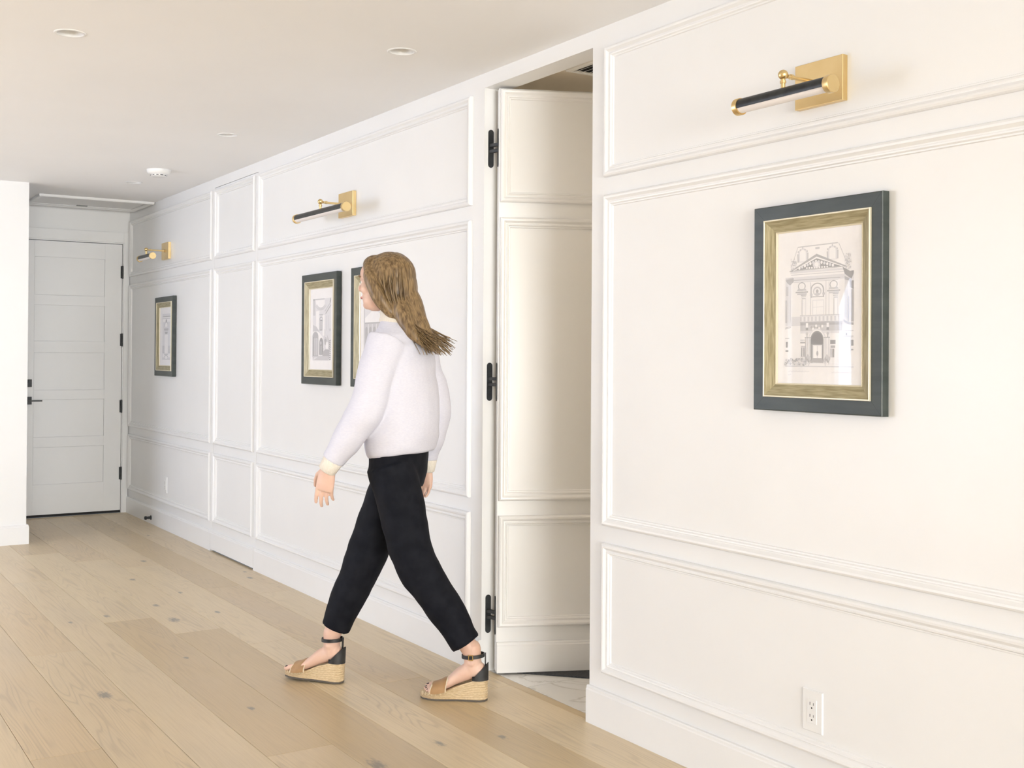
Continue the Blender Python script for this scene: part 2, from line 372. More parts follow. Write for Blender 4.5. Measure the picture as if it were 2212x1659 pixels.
# ceiling with recessed holes
LIGHTS = [(-4.37, -1.548), (-3.925, -.438), (-5.93, -.434), (-7.93, -.402)]
cb = MB(); cb.box(XE-.1, XR+.12, YO-.12, .0, H, H+.14)
ceil = cb.build('ceiling', CEIL); tag(ceil, 'plain off-white ceiling with recessed downlights', 'ceiling', kind='structure')
cut = MB()
for (x, y) in LIGHTS: cut.lathe([(.046, H-.02), (.046, H+.10)], (x, y, 0), 'z', 40)
cuto = cut.build('cutter', CEIL); bo = ceil.modifiers.new('holes', 'BOOLEAN'); bo.object = cuto; bo.solver = 'EXACT'
evaluated(ceil); cm = cuto.data; bpy.data.objects.remove(cuto); bpy.data.meshes.remove(cm)
for p in ceil.data.polygons: p.use_smooth = False
# floor: base and oak planks
fb = MB(); fb.box(XE-.1, XR+.12, YO-.12, .0, -.06, -.0155); fb.box(DL, DR, 0, .12, -.06, -.0155)
FL = tag(fb.build('floor', mat('floor_base', (.16,.12,.08), .8)), 'floor of wide bleached oak boards', 'floor', kind='structure')
SEAM = [0.0, -.233, -.434, -.651, -.869, -1.0975, -1.308, -1.524, -1.745]
while SEAM[-1] > YO: SEAM.append(SEAM[-1] - .218)
JOINT = {0: [-8.17,-5.99,-3.817,-1.65,.5], 1: [-8.42,-6.26,-4.10,-1.94,.22], 2: [-9.28,-7.123,-4.96,-2.80,-.64], 3: [-7.475,-5.315,-3.155,-1.0], 4: [-7.87,-5.706,-3.545,-1.385],
         5: [-6.95,-3.40,-1.24], 6: [-7.405,-5.245,-3.085,-.92], 7: [-8.1,-6.06,-3.897,-1.74]}
cache = {}
def plank(x0, x1, y0, y1, parent, z=0.0, matl=None):
    g = .0007; L = round(x1-x0-2*g, 4); Wd = round(y1-y0-2*g, 4); key = (L, Wd)
    if key not in cache:
        me_ = MB(); b = .0011; hx_, hy_ = L/2, Wd/2
        me_.loft([[(-hx_,-hy_,-.015),(hx_,-hy_,-.015),(hx_,hy_,-.015),(-hx_,hy_,-.015)], [(-hx_,-hy_,-b),(hx_,-hy_,-b),(hx_,hy_,-b),(-hx_,hy_,-b)],
                  [(-hx_+b,-hy_+b,0),(hx_-b,-hy_+b,0),(hx_-b,hy_-b,0),(-hx_+b,hy_-b,0)]])
        me = me_.mesh('plank'); me.materials.append(matl or OAK); cache[key] = me
    o = bpy.data.objects.new('plank', cache[key]); COL.objects.link(o); o.parent = parent; o.location = ((x0+x1)/2, (y0+y1)/2, z)
for r in range(len(SEAM) - 1):
    y1, y0 = SEAM[r], max(SEAM[r+1], YO)
    xs0 = XE if y1 > YB - .01 else XB
    if r in JOINT: js = JOINT[r]
    else:
        o = random.uniform(0, 2.16); js = [XB - 2.16 + o + 2.16*k for k in range(8)]
    js = [xs0] + [j for j in js if xs0 + .3 < j < XR - .3]
    while js[-1] + 2.16 < XR - .3: js.append(js[-1] + 2.16)
    js.append(XR)
    for a, b in zip(js, js[1:]): plank(a, b, y0, y1, FL)
plank(DL, DR, 0.0, .040, FL)
# room behind the hidden door
BX0, BX1, BY1 = -5.2, -2.3, 2.3
BEIGE = noisy(mat('beige_paint', (.82,.79,.73), .6), (.81,.78,.72), (.83,.80,.74), 3)
q = MB(); q.box(BX0-.1, BX0, .10, BY1+.1, 0, H); tag(q.build('wall_back_left', BEIGE), 'beige left wall of the room behind the hidden door', 'wall', kind='structure')
q = MB(); q.box(BX1, BX1+.1, .10, BY1+.1, 0, H); tag(q.build('wall_back_right', BEIGE), 'beige right wall of the room behind the hidden door', 'wall', kind='structure')
q = MB(); q.box(BX0, BX1, BY1, BY1+.1, 0, H); tag(q.build('wall_back', BEIGE), 'beige rear wall of the room behind the hidden door', 'wall', kind='structure')
q = MB(); q.box(BX0-.1, BX1+.1, .0, BY1+.1, H, H+.1); tag(q.build('ceiling_back', noisy(mat('beige_ceiling_paint', (.80,.73,.63), .8), (.79,.72,.62), (.81,.74,.64), 3)), 'tan ceiling of the room behind the hidden door', 'ceiling', kind='structure')
q = MB(); q.box(BX0, BX1, .04, BY1, -.05, -.006); FB = tag(q.build('floor_back', mat('grout', (.5,.49,.47), .8)), 'marble tiled floor beyond the hidden door', 'floor', kind='structure')
tm = {}
for i in range(5):
    for j in range(4):
        x0 = -5.0 + .62*i; y0 = .041 + .62*j
        x1 = min(x0+.618, BX1); y1 = min(y0+.618, BY1)
        if j == 0:      # first row runs through the doorway threshold
            pass
        t = MB(); t.box(-(x1-x0)/2, (x1-x0)/2, -(y1-y0)/2, (y1-y0)/2, -.006, 0); o = t.build('tile', MARBLE, FB); o.location = ((x0+x1)/2, (y0+y1)/2, 0)

# ================================================================ objects
# ---- framed prints
def rect(u0, v0, u1, v1): return [(u0,v0),(u1,v0),(u1,v1),(u0,v1)]
def ell_(cu, cv, ru, rv, a0=0, a1=2*PI, n=24): return [(cu+ru*math.cos(a0+(a1-a0)*k/n), cv+rv*math.sin(a0+(a1-a0)*k/n)) for k in range(n+1)]
def arch(cu, v_top, ru, rv, v_bot):
    return [(cu-ru, v_bot)] + [(cu+ru*math.cos(a), v_top+rv-rv*math.sin(a)) for a in [PI - PI*k/18 for k in range(19)]] + [(cu+ru, v_bot)]
def seg(u0, v0, u1, v1, t, asp=1.38):
    dx, dy = u1-u0, (v1-v0)*asp; L = math.hypot(dx, dy) or 1; nx, ny = -dy/L*t/2, dx/L*t/2/asp
    return [(u0-nx, v0-ny), (u1-nx, v1-ny), (u1+nx, v1+ny), (u0+nx, v0+ny)]
def facade():
    P = []; A = lambda tone, pts: P.append((tone, pts))
    A(1, rect(.10,.30,.90,.885))                                   # faint masonry ground tone
    A(0, rect(.17,.33,.80,.56)); A(0, rect(.10,.62,.90,.88))
    A(0, [(.24,.105),(.73,.10),(.80,.26),(.17,.26)])               # mansard roof
    for s in (seg(.25,.105,.72,.10,.010), seg(.25,.105,.17,.235,.006), seg(.73,.10,.83,.24,.006)): A(2, s)
    for cu in (.31,.66):                                           # dormers
        A(1, arch(cu,.115,.055,.028,.205)); A(0, arch(cu,.125,.036,.02,.20)); A(2, seg(cu-.06,.15,cu-.055,.205,.016)); A(2, seg(cu+.06,.145,cu+.06,.20,.016))
        for q in range(5): A(2, ell_(cu-.055+q*.027,.112+.012*abs(q-2),.008,.006))
    A(2, rect(.46,.115,.51,.128))
    A(3, [(.475,.158),(.14,.262),(.835,.255)]); A(0, [(.475,.176),(.19,.257),(.79,.252)]); A(4, [(.475,.187),(.215,.255),(.765,.251)])
    for k in range(13):                                            # pediment relief
        u = .27+.033*k; A(1 if k % 2 else 0, ell_(u, .247-.042*(1-abs(u-.475)/.23), .013, .010))
    A(1, ell_(.475,.228,.045,.022)); A(0, ell_(.475,.226,.025,.014))
    for k in range(9): A(0, ell_(.36+.03*k,.246,.010,.006))
    A(1, rect(.16,.262,.80,.275)); A(0, rect(.165,.275,.79,.283)); A(2, rect(.17,.283,.79,.287)); A(1, rect(.18,.30,.76,.318)); A(3, rect(.19,.318,.75,.322)); A(2, rect(.20,.333,.73,.336))
    A(3, [(.10,.315),(.20,.305),(.20,.330),(.155,.352),(.12,.335)]); A(2, [(.10,.31),(.19,.30),(.19,.306),(.10,.318)])
    A(4, [(.775,.255),(.86,.285),(.90,.282),(.90,.30),(.875,.335),(.80,.30)]); A(3, [(.80,.315),(.875,.335),(.875,.35),(.80,.335)]); A(4, [(.855,.345),(.90,.345),(.90,.40),(.86,.385)])
    A(3, arch(.485,.345,.080,.045,.44)); A(0, arch(.485,.352,.066,.038,.44)); A(2, ell_(.485,.40,.050,.030)); A(0, ell_(.485,.402,.036,.022)); A(3, ell_(.485,.40,.016,.012)); A(2, ell_(.485,.418,.028,.008))
    A(3, rect(.42,.432,.555,.438)); A(2, rect(.40,.414,.43,.428)); A(2, rect(.545,.41,.575,.424))
    for cu in (.30,.675):
        A(3, ell_(cu,.362,.046,.026)); A(0, ell_(cu,.362,.036,.021)); A(2, [(cu-.06,.392),(cu-.035,.372),(cu,.39),(cu+.035,.372),(cu+.06,.392)])
        A(3, rect(cu-.075,.397,cu+.075,.405)); A(2, rect(cu-.055,.408,cu+.06,.418)); A(3, rect(cu-.01,.42,cu+.055,.424)); A(3, rect(cu-.005,.43,cu+.05,.434)); A(2, rect(cu,.44,cu+.045,.447))
        A(2, rect(cu+.0,.45,cu+.008,.555)); A(1, rect(cu+.045,.44,cu+.052,.555))
    A(2, rect(.405,.34,.41,.555)); A(2, rect(.585,.335,.59,.555)); A(2, rect(.62,.34,.625,.555)); A(1, rect(.43,.455,.565,.556)); A(0, rect(.437,.46,.558,.55)); A(1, rect(.437,.50,.558,.503)); A(1, rect(.48,.455,.483,.555))
    A(2, rect(.28,.552,.775,.556)); A(1, rect(.28,.556,.775,.596)); A(3, rect(.28,.596,.78,.600))
    for k in range(22): A(0 if k % 2 else 2, rect(.285+.0225*k,.562,.295+.0225*k,.592))
    A(3, rect(.285,.602,.775,.618)); A(2, rect(.285,.618,.775,.655)); A(1, rect(.285,.655,.775,.67))
    for cu in (.365,.61):
        A(0, rect(cu-.014,.604,cu+.014,.632)); A(4, rect(cu-.014,.634,cu+.014,.650)); A(2, ell_(cu,.672,.014,.010)); A(3, rect(cu-.004,.68,cu+.006,.70))
    for k in range(8): A(0 if k % 2 else 3, ell_(.42+.018*k,.632+.010*math.sin(k*1.7),.012,.009))
    A(1, arch(.485,.640,.105,.075,.88)); A(0, arch(.485,.648,.092,.066,.88)); A(4, arch(.485,.655,.078,.060,.86)); A(5, arch(.485,.664,.070,.054,.742))
    A(1, rect(.435,.745,.545,.86)); A(0, rect(.447,.752,.485,.835)); A(0, rect(.497,.752,.535,.835)); A(4, rect(.407,.74,.435,.862)); A(4, rect(.545,.74,.563,.862)); A(3, ell_(.49,.80,.012,.016))
    A(3, [(.41,.86),(.43,.83),(.545,.83),(.565,.862)])
    for cu in (.375,.60):
        A(2, rect(cu-.028,.695,cu-.024,.87)); A(2, rect(cu+.020,.695,cu+.026,.87)); A(3, rect(cu-.036,.695,cu+.036,.70)); A(1, rect(cu-.02,.70,cu-.004,.87))
        for q in range(5): A(2 + q % 2, ell_(cu-.02+.011*q,.845-.012*(q % 3),.016,.015))
    A(3, rect(.285,.712,.345,.716)); A(3, rect(.285,.725,.345,.735)); A(2, rect(.295,.752,.345,.825)); A(0, rect(.312,.76,.32,.82)); A(4, rect(.30,.765,.31,.82)); A(4, rect(.325,.765,.335,.82))
    A(4, rect(.64,.715,.70,.74)); A(3, rect(.645,.75,.695,.765)); A(2, rect(.64,.77,.665,.825)); A(4, rect(.67,.77,.685,.825)); A(0, rect(.65,.742,.69,.748))
    for v in (.615,.622): A(2, [(.10,v+.015),(.17,v+.005),(.17,v+.009),(.10,v+.020)]); A(3, [(.79,v-.03),(.84,v-.012),(.90,v-.006),(.90,v),(.84,v-.006),(.79,v-.022)])
    A(2, [(.80,.40),(.83,.40),(.83,.585),(.80,.565)]); A(3, rect(.838,.44,.85,.60)); A(3, rect(.872,.40,.90,.60)); A(2, rect(.80,.655,.90,.66)); A(3, rect(.785,.69,.90,.694)); A(2, rect(.785,.70,.90,.702)); A(4, rect(.815,.672,.83,.686))
    A(2, rect(.11,.36,.135,.42)); A(2, rect(.10,.45,.12,.60)); A(1, rect(.14,.40,.16,.60)); A(3, rect(.10,.70,.15,.703))
    A(4, rect(.11,.725,.13,.762)); A(4, rect(.105,.78,.14,.79)); A(4, rect(.875,.715,.90,.752)); A(4, rect(.872,.772,.90,.78)); A(2, rect(.868,.70,.873,.80))
    for k in range(6): A(2, rect(.80,.72+.025*k,.862,.722+.025*k)); A(1, rect(.82+.02*(k % 2),.72+.025*k,.823+.02*(k % 2),.745+.025*k))
    rnd = random.Random(3)
    for k in range(70): A(1 + k % 3, ell_(rnd.uniform(.10,.36),.835+rnd.uniform(0,.04),rnd.uniform(.004,.013),rnd.uniform(.003,.009), n=8))
    for k in range(60): A(1 + k % 2, ell_(rnd.choice((.20,.84))+rnd.uniform(-.03,.03),rnd.uniform(.17,.27),rnd.uniform(.003,.009),rnd.uniform(.003,.009), n=8))
    A(2, rect(.10,.884,.905,.887)); A(1, rect(.10,.866,.905,.868))
    for (u0, u1, v) in ((.14,.40,.918),(.66,.88,.920),(.14,.18,.94)):  # pencilled caption strokes
        n = int((u1-u0)/.012)
        for k in range(n): A(1, seg(u0+(u1-u0)*k/n, v+.004*math.sin(k*2.1), u0+(u1-u0)*(k+.9)/n, v+.004*math.sin(k*2.1+2.0), .004))
    return P
def arcade():
    P = []; A = lambda tone, pts: P.append((tone, pts)); u0, u1, v0, v1 = .12, .90, .125, .885
    U = lambda a: u0+(u1-u0)*a; V = lambda b: v0+(v1-v0)*b; R = lambda a,b,c,d: rect(U(a),V(b),U(c),V(d))
    A(1, R(0,0,1,1)); A(2, R(0,0,.13,.27)); A(3, R(0,0,.10,.03)); A(2, R(.10,.0,.65,.02))
    A(0, [(U(.13),V(.02)),(U(.66),V(.02)),(U(.66),V(.12)),(U(.45),V(.155)),(U(.2),V(.12))])
    for k in range(3): A(2, ell_(U(.45), V(.04), .27-.03*k, .115-.012*k, .25*PI*.6, PI*.86)); A(0, ell_(U(.45), V(.038), .255-.03*k, .106-.012*k, .25*PI*.6, PI*.86))
    A(4, [(U(.98),V(0)),(U(1),V(0)),(U(1),V(.09)),(U(.93),V(.07))]); A(3, [(U(.70),V(.24)),(U(1),V(.10)),(U(1),V(.125)),(U(.72),V(.262))]); A(2, [(U(.66),V(.20)),(U(1),V(.05)),(U(1),V(.075)),(U(.67),V(.225))])
    A(0, R(.18,.20,.36,.50)); A(0, R(.55,.27,.66,.6)); A(3, R(.36,.255,.56,.265)); A(2, R(.40,.27,.55,.28)); A(3, arch(U(.46),V(.29),.075,.04,V(.34))); A(1, arch(U(.47),V(.31),.05,.03,V(.345)))
    A(3, R(.38,.35,.54,.52)); A(2, R(.41,.36,.51,.5))
    for k in range(5): A(1 + k % 2, R(.70+.055*k,.28,.715+.055*k,.52))
    A(2, [(U(0),V(.42)),(U(.2),V(.45)),(U(.4),V(.55)),(U(0),V(.53))]); A(0, [(U(.0),V(.53)),(U(.3),V(.53)),(U(.55),V(.62)),(U(.62),V(.8)),(U(.5),V(.8)),(U(.25),V(.62)),(U(0),V(.57))])
    A(3, arch(U(.15),V(.535),.13,.06,V(.95))); A(4, R(.02,.62,.06,.93))
    for k in range(4): A(1, R(.08+.06*k,.64,.10+.06*k,.92))
    A(0, R(.33,.60,.385,.93)); A(4, arch(U(.48),V(.635),.085,.075,V(.91))); A(2, ell_(U(.46),V(.72),.03,.022)); A(1, R(.46,.76,.49,.9))
    A(3, R(.665,.50,.685,.64)); A(2, ell_(U(.72),V(.69),.07,.05)); A(3, ell_(U(.71),V(.68),.045,.02)); A(3, ell_(U(.71),V(.73),.025,.02)); A(2, [(U(.78),V(.57)),(U(.95),V(.7)),(U(.93),V(.86)),(U(.87),V(.8))])
    A(0, ell_(U(.80),V(.76),.06,.045)); A(3, [(U(.55),V(.87)),(U(.72),V(.82)),(U(.92),V(.83)),(U(.92),V(.98)),(U(.55),V(.98))]); A(2, R(.0,.93,.9,1)); A(1, [(U(.1),V(.95)),(U(.28),V(.95)),(U(.1),V(.99)),(U(0),V(.99))])
    for k in range(11): v = .68+.03*k; A(5, [(U(.93),V(v)),(U(1),V(v-.012)),(U(1),V(v+.002)),(U(.93),V(v+.012))])
    for k in range(4): A(4, R(.93,.49+.012*k,.985,.495+.012*k))
    return P
def portal():
    P = []; A = lambda tone, pts: P.append((tone, pts))
    A(1, rect(.20,.11,.92,.90)); A(0, rect(.24,.14,.88,.86)); A(1, rect(.27,.25,.85,.80))
    A(3, rect(.22,.150,.90,.165)); A(2, rect(.20,.185,.92,.195)); A(2, rect(.25,.135,.86,.142)); A(3, arch(.54,.205,.06,.03,.26)); A(2, arch(.54,.25,.15,.06,.335)); A(0, arch(.54,.262,.11,.05,.335))
    A(3, rect(.36,.365,.72,.385)); A(3, rect(.38,.395,.70,.405)); A(3, [(.40,.42),(.68,.42),(.62,.455),(.46,.455)])
    A(0, rect(.40,.47,.68,.80))
    for k in range(6): A(3, rect(.225+.03*k,.66,.237+.03*k,.775)); A(3, rect(.72+.03*k,.66,.732+.03*k,.775))
    A(2, rect(.22,.775,.42,.785)); A(2, rect(.70,.775,.90,.785)); A(3, rect(.38,.80,.70,.812)); A(2, arch(.54,.82,.16,.03,.89)); A(0, arch(.54,.835,.12,.025,.89)); A(2, rect(.20,.888,.92,.895))
    return P
def garden_gate():
    P = []; A = lambda tone, pts: P.append((tone, pts))
    A(2, rect(.12,.12,.90,.88)); A(1, rect(.16,.16,.86,.40)); A(0, [(.16,.40),(.5,.30),(.86,.40),(.86,.46),(.16,.46)]); A(3, rect(.16,.45,.86,.465))
    for k in range(5): A(3, arch(.22+.145*k,.50,.045,.03,.82)); A(1, rect(.275+.145*k,.47,.305+.145*k,.84))
    A(3, rect(.14,.83,.88,.86))
    return P
def framed(name, x0, x1, z0, z1, label, art):
    root = tag(empty(name, ((x0+x1)/2, 0, (z0+z1)/2)), label, 'framed print', 'framed architectural prints on the panelled wall')
    w, h = (x1-x0)/2, (z1-z0)/2
    def ringset(prof, nm, mt, sm=25):
        m = MB(); m.loft([[(-w+t, -y, -h+t), (w-t, -y, -h+t), (w-t, -y, h-t), (-w+t, -y, h-t)] for t, y in prof], cap=False)
        o = m.build(nm, mt, root, smooth=sm)
        return o
    fr = ringset([(.004,.001),(0,.004),(0,.027),(.0015,.0295),(.003,.030),(.041,.0245),(.041,.012)], 'outer_frame', FRAME_D)
    for sx in (-1, 1):                                   # mitre lines
        for sz in (-1, 1):
            a = Vector((sx*(w-.0035), -.0301, sz*(h-.0035))); b = Vector((sx*(w-.0405), -.0246, sz*(h-.0405))); n = Vector((sz*.0003, 0, -sx*.0003))
            m = MB(); m.add([a-n, b-n, b+n, a+n], [(0,1,2,3)]); m.build('mitre_line', BLACK, fr, fix=False)
    # champagne inner frame, four mitred sticks
    i0, i1 = .040, .078
    for k in range(4):
        prof = [(i0,.022),(i0,.0300),(i0+.002,.0312),(i0+.004,.0300),(i0+.006,.0285),(i1-.004,.0165),(i1,.0150),(i1,.008)]
        m = MB(); rings = []
        for t, y in prof:
            cs_ = [(-w+t,-y,-h+t),(w-t,-y,-h+t),(w-t,-y,h-t),(-w+t,-y,h-t)]
            rings.append([cs_[k], cs_[(k+1) % 4]])
        m.loft(rings, cap=False, closed=False)
        o = m.build('inner_frame', FRAME_GX if k % 2 == 0 else FRAME_GZ, root, smooth=30)
    ringset([(i0-.001,.0220),(i0-.001,.0305),(i0+.0005,.0318),(i0+.0025,.0318),(i0+.0035,.0305)], 'outer_lip', LIP)
    ringset([(i1-.003,.0165),(i1-.002,.0180),(i1+.001,.0165),(i1+.0015,.008)], 'inner_lip', LIP)
    pw, ph = w-i1, h-i1
    m = MB(); m.box(-w+.05, w-.05, -.0118, -.004, -h+.05, h-.05); pr = m.build('paper', PAPER, root)
    m = MB(); e = 0
    for tone, pts in art:
        e += 1; y = -.0119 - e*4e-6
        vs = [(-pw+2*pw*u, y, ph-2*ph*v) for u, v in pts]
        m.add(vs, [list(range(len(vs)))], tone)
    m.build('printed_picture', TONES, pr, fix=False)
    m = MB(); m.add([(-pw-.003,-.0142,-ph-.003),(pw+.003,-.0142,-ph-.003),(pw+.003,-.0142,ph+.003),(-pw-.003,-.0142,ph+.003)], [(0,1,2,3)]); m.build('glass_pane', GLASS, root, fix=False)
    m = MB(); m.box(-w+.008, w-.008, -.004, 0, -h+.008, h-.008); m.build('backing_board', HWARE, root)
    return root
framed('framed_print', -2.466, -2.002, 1.134, 1.719, 'charcoal framed print of a grand pedimented facade below the short near picture light', facade())
framed('framed_print', -5.894, -5.435, 1.130, 1.714, 'charcoal framed print of an arcaded courtyard stair, left of the woman', arcade())
framed('framed_print', -5.262, -4.803, 1.130, 1.716, 'charcoal framed print half hidden behind the head of the woman', garden_gate())
framed('framed_print', -8.755, -8.296, 1.124, 1.706, 'charcoal framed print of a pale portal drawing beside the entry door', portal())

# ---- picture lights
def picture_light(xc, L, label):
    r = tag(empty('picture_light', (xc, 0, 2.043)), label, 'wall lamp', 'brass and black picture lights')
    m = MB(); m.box(-.086, .086, -.020, 0, -.062, .062); m.build('back_plate', BRASS, r, bevel=.0015)
    m = MB(); m.tube([(0,-.020,.0),(0,-.140,.002)], .0058, 14); m.lathe([(.0058,-.118),(.0075,-.119),(.0075,-.128),(.0058,-.129)], (0,0,.002), 'y', 16)
    m.lathe([(.0058,-.020),(.011,-.0205),(.011,-.025),(.0058,-.026)], (0,0,0), 'y', 16); m.build('arm', BRASS, r, smooth=40)
    m = MB(); m.ell((0,-.155,.004), (.0135,.0135,.0135), nu=20, nv=14); m.tube([(0,-.155,-.004),(0,-.155,-.034)], .006, 14); m.lathe([(.006,-.012),(.0082,-.0125),(.0082,-.019),(.006,-.0195)], (0,-.155,0), 'z', 16); m.build('knuckle', BRASS, r, smooth=40)
    ty, tz, R = -.155, -.053, .0215; l2 = L/2
    m = MB(); n = 20; a0, a1 = math.radians(-22), math.radians(202)
    ring = [(R*math.cos(a0+(a1-a0)*k/n), R*math.sin(a0+(a1-a0)*k/n)) for k in range(n+1)]; ring2 = [((R-.002)*math.cos(a1-(a1-a0)*k/n), (R-.002)*math.sin(a1-(a1-a0)*k/n)) for k in range(n+1)]
    full = ring + ring2
    m.loft([[(x, ty+a, tz+b) for a, b in full] for x in (-l2+.004, l2-.004)]); m.build('shade', BLACK, r, smooth=35)
    m = MB(); b0, b1 = math.radians(200), math.radians(340); rg = [((R-.0022)*math.cos(b0+(b1-b0)*k/12), (R-.0022)*math.sin(b0+(b1-b0)*k/12)) for k in range(13)]
    m.loft([[(x, ty+a, tz+b) for a, b in rg] for x in (-l2+.004, l2-.004)]); m.build('diffuser', DIFF, r, smooth=35)
    for s in (-1, 1):
        x = s*l2
        m = MB(); m.lathe([(.0005, 0), (.0225, 0), (.0240, .0015), (.0240, .017), (.0232, .0185), (.0215, .0185)], (0,0,0), 'x', 32)
        vs = [(x - s*a, ty+b, tz+c) for a, b, c in m.v]; m.v = vs; m.build('end_cap', BRASS, r, smooth=35)
    return r
picture_light(-2.231, .352, 'short brass and black picture light above the grand facade print')
picture_light(-5.356, .625, 'long brass and black picture light above the pair of prints')
picture_light(-8.540, .352, 'short brass and black picture light beside the entry door')

# ---- ceiling fittings
for (x, y), lab in zip(LIGHTS, ['unlit recessed downlight out over the open floor', 'unlit recessed downlight close to the wall above the open hidden door', 'unlit recessed downlight above the long picture light', 'unlit recessed downlight behind the smoke detector']):
    r = tag(empty('downlight', (x, y, H)), lab, 'downlight', 'recessed ceiling downlights')
    m = MB(); m.lathe([(.0555,.0),(.0555,-.001),(.053,-.0028),(.047,-.0028),(.0445,-.001),(.0445,.004)], n=48, cap=False); m.build('trim_ring', PLASTIC, r, smooth=35)
    m = MB(); m.lathe([(.0445,.002),(.042,.020),(.034,.048)], n=48, cap=False); m.build('baffle', PLASTIC, r, smooth=50)
    m = MB(); m.lathe([(.0345,.047),(.033,.050),(.001,.0505)], n=32); m.build('lens', DIFF, r, smooth=40)
r = tag(empty('smoke_detector', (-7.305, -.412, H)), 'round white smoke detector on the ceiling', 'smoke detector')
m = MB(); m.lathe([(.072,0),(.073,-.006),(.071,-.016),(.064,-.026),(.055,-.031)], n=48); m.build('housing', PLASTIC, r, smooth=40)
m = MB(); m.lathe([(.050,-.030),(.050,-.038),(.044,-.043),(.010,-.0445),(.001,-.0445)], n=48); m.build('cap', PLASTIC, r, smooth=40)
for k in range(12):
    a = 2*PI*k/12 + .1; m = MB(); c, s_ = math.cos(a), math.sin(a); hw_ = .007 if k % 3 else .010
    m.add([(.0505*c - hw_*-s_*q, .0505*s_ - hw_*c*q, zz) for q, zz in ((-1,-.0345),(1,-.0345),(1,-.0385),(-1,-.0385))], [(0,1,2,3)]); m.build('vent_slot', DARK, r, fix=False)
# attic hatch
r = tag(empty('attic_hatch', (-9.16, -.418, H)), 'white attic hatch with raised frame in the entry ceiling', 'hatch')
m = MB(); hx_, hy_ = .285, .412
m.loft([[(-hx_+t,-hy_+t,-z), (hx_-t,-hy_+t,-z), (hx_-t,hy_-t,-z), (-hx_+t,hy_-t,-z)] for t, z in ((0,0),(0,.012),(.004,.018),(.020,.018),(.030,.010),(.042,.008),(.042,0))], cap=False); m.build('hatch_frame', TRIM, r, smooth=30)
m = MB(); m.box(-hx_+.043, hx_-.043, -hy_+.043, hy_-.043, -.004, 0); m.build('hatch_panel', CEIL, r)
m = MB(); m.box(-.222, -.196, -.05, .03, -.010, -.003); m.build('finger_pull', mat('grey_metal', (.25,.26,.25), .4, .6), r, bevel=.002)
# ceiling vent in the room behind
r = tag(empty('air_vent', (-3.66, .39, H)), 'white slatted air vent in the tan ceiling beyond the hidden door', 'air vent')
m = MB(); m.loft([[(-.15+t,-.15+t,-z), (.15-t,-.15+t,-z), (.15-t,.15-t,-z), (-.15+t,.15-t,-z)] for t, z in ((0,0),(0,.005),(.004,.008),(.022,.008),(.026,.002))], cap=False); m.build('vent_frame', PLASTIC, r, smooth=30)
m = MB(); m.box(-.125,.125,-.125,.125,-.0015,0); m.build('vent_back', DARK, r)
for k in range(9):
    y = -.112+.028*k; m = MB(); m.add([(-.124,y+.007,-.002),(.124,y+.007,-.002),(.124,y-.004,-.0075),(-.124,y-.004,-.0075),(-.124,y+.007,-.0032),(.124,y+.007,-.0032),(.124,y-.004,-.0087),(-.124,y-.004,-.0087)], [(0,1,2,3),(7,6,5,4),(0,4,5,1),(1,5,6,2),(2,6,7,3),(3,7,4,0)]); m.build('slat', PLASTIC, r)
# door stop on the baseboard
r = tag(empty('door_stop', (-8.86, -.016, .047)), 'small black door stop on the baseboard near the entry door', 'door stop')
m = MB(); m.lathe([(.017,0),(.017,-.004),(.011,-.008),(.010,-.030),(.010,-.033)], (0,0,0), 'y', 24); m.build('base', HWARE, r, smooth=40)
m = MB(); m.lathe([(.010,-.032),(.0135,-.034),(.0135,-.046),(.010,-.050),(.001,-.051)], (0,0,0), 'y', 24); m.build('bumper', HWARE, r, smooth=40)
# outlets
def outlet(x, z, label):
    r = tag(empty('wall_outlet', (x, 0, z)), label, 'outlet', 'white wall outlets')
    m = MB(); m.loft([[(-a,-y,-b),(a,-y,-b),(a,-y,b),(-a,-y,b)] for a, b, y in ((.036,.0575,0),(.036,.0575,.003),(.034,.0555,.0055))]); m.build('cover_plate', PLASTIC, r)
    m = MB(); m.box(-.0168,.0168,-.0075,-.005,-.0335,.0335); rc = m.build('receptacle', mat('outlet_white', (.84,.84,.83), .35), r, bevel=.0008)
    for dz in (-.0165, .0165):
        for dx, hh in ((-.0063, .0042), (.0063, .0034)):
            m = MB(); m.box(dx-.0008, dx+.0008, -.0078, -.0074, dz+.004-hh, dz+.004+hh); m.build('slot', DARK, rc)
        m = MB(); m.lathe([(.0024,-.0078),(.0024,-.0074)], (0,0,dz-.0075), 'y', 10); m.build('ground_hole', DARK, rc)
outlet(-2.257, .307, 'white wall outlet in the lower panel under the grand facade print')
outlet(-8.53, .325, 'white wall outlet in the lower panel near the entry door')
# unseen lamp added to brighten the open door leaf and the room behind
r = tag(empty('added_fill_lamp', (-2.95, 1.55, H)), 'small unseen dome lamp added to brighten the room behind the hidden door', 'fill lamp')
m = MB(); m.lathe([(.13,0),(.13,-.015),(.12,-.02)], n=32); m.build('fill_lamp_base', PLASTIC, r, smooth=40)
m = MB(); m.lathe([(.118,-.02),(.11,-.05),(.07,-.075),(.001,-.085)], n=32); m.build('fill_lamp_dome', DIFF, r, smooth=60)
pl_ = bpy.data.lights.new('added_fill_light', 'POINT'); pl_.energy = 19; pl_.color = (1.0,.86,.66); pl_.shadow_soft_size = .1; po_ = bpy.data.objects.new('added_fill_light', pl_); COL.objects.link(po_); po_.location = (0, 0, -.20); po_.parent = r
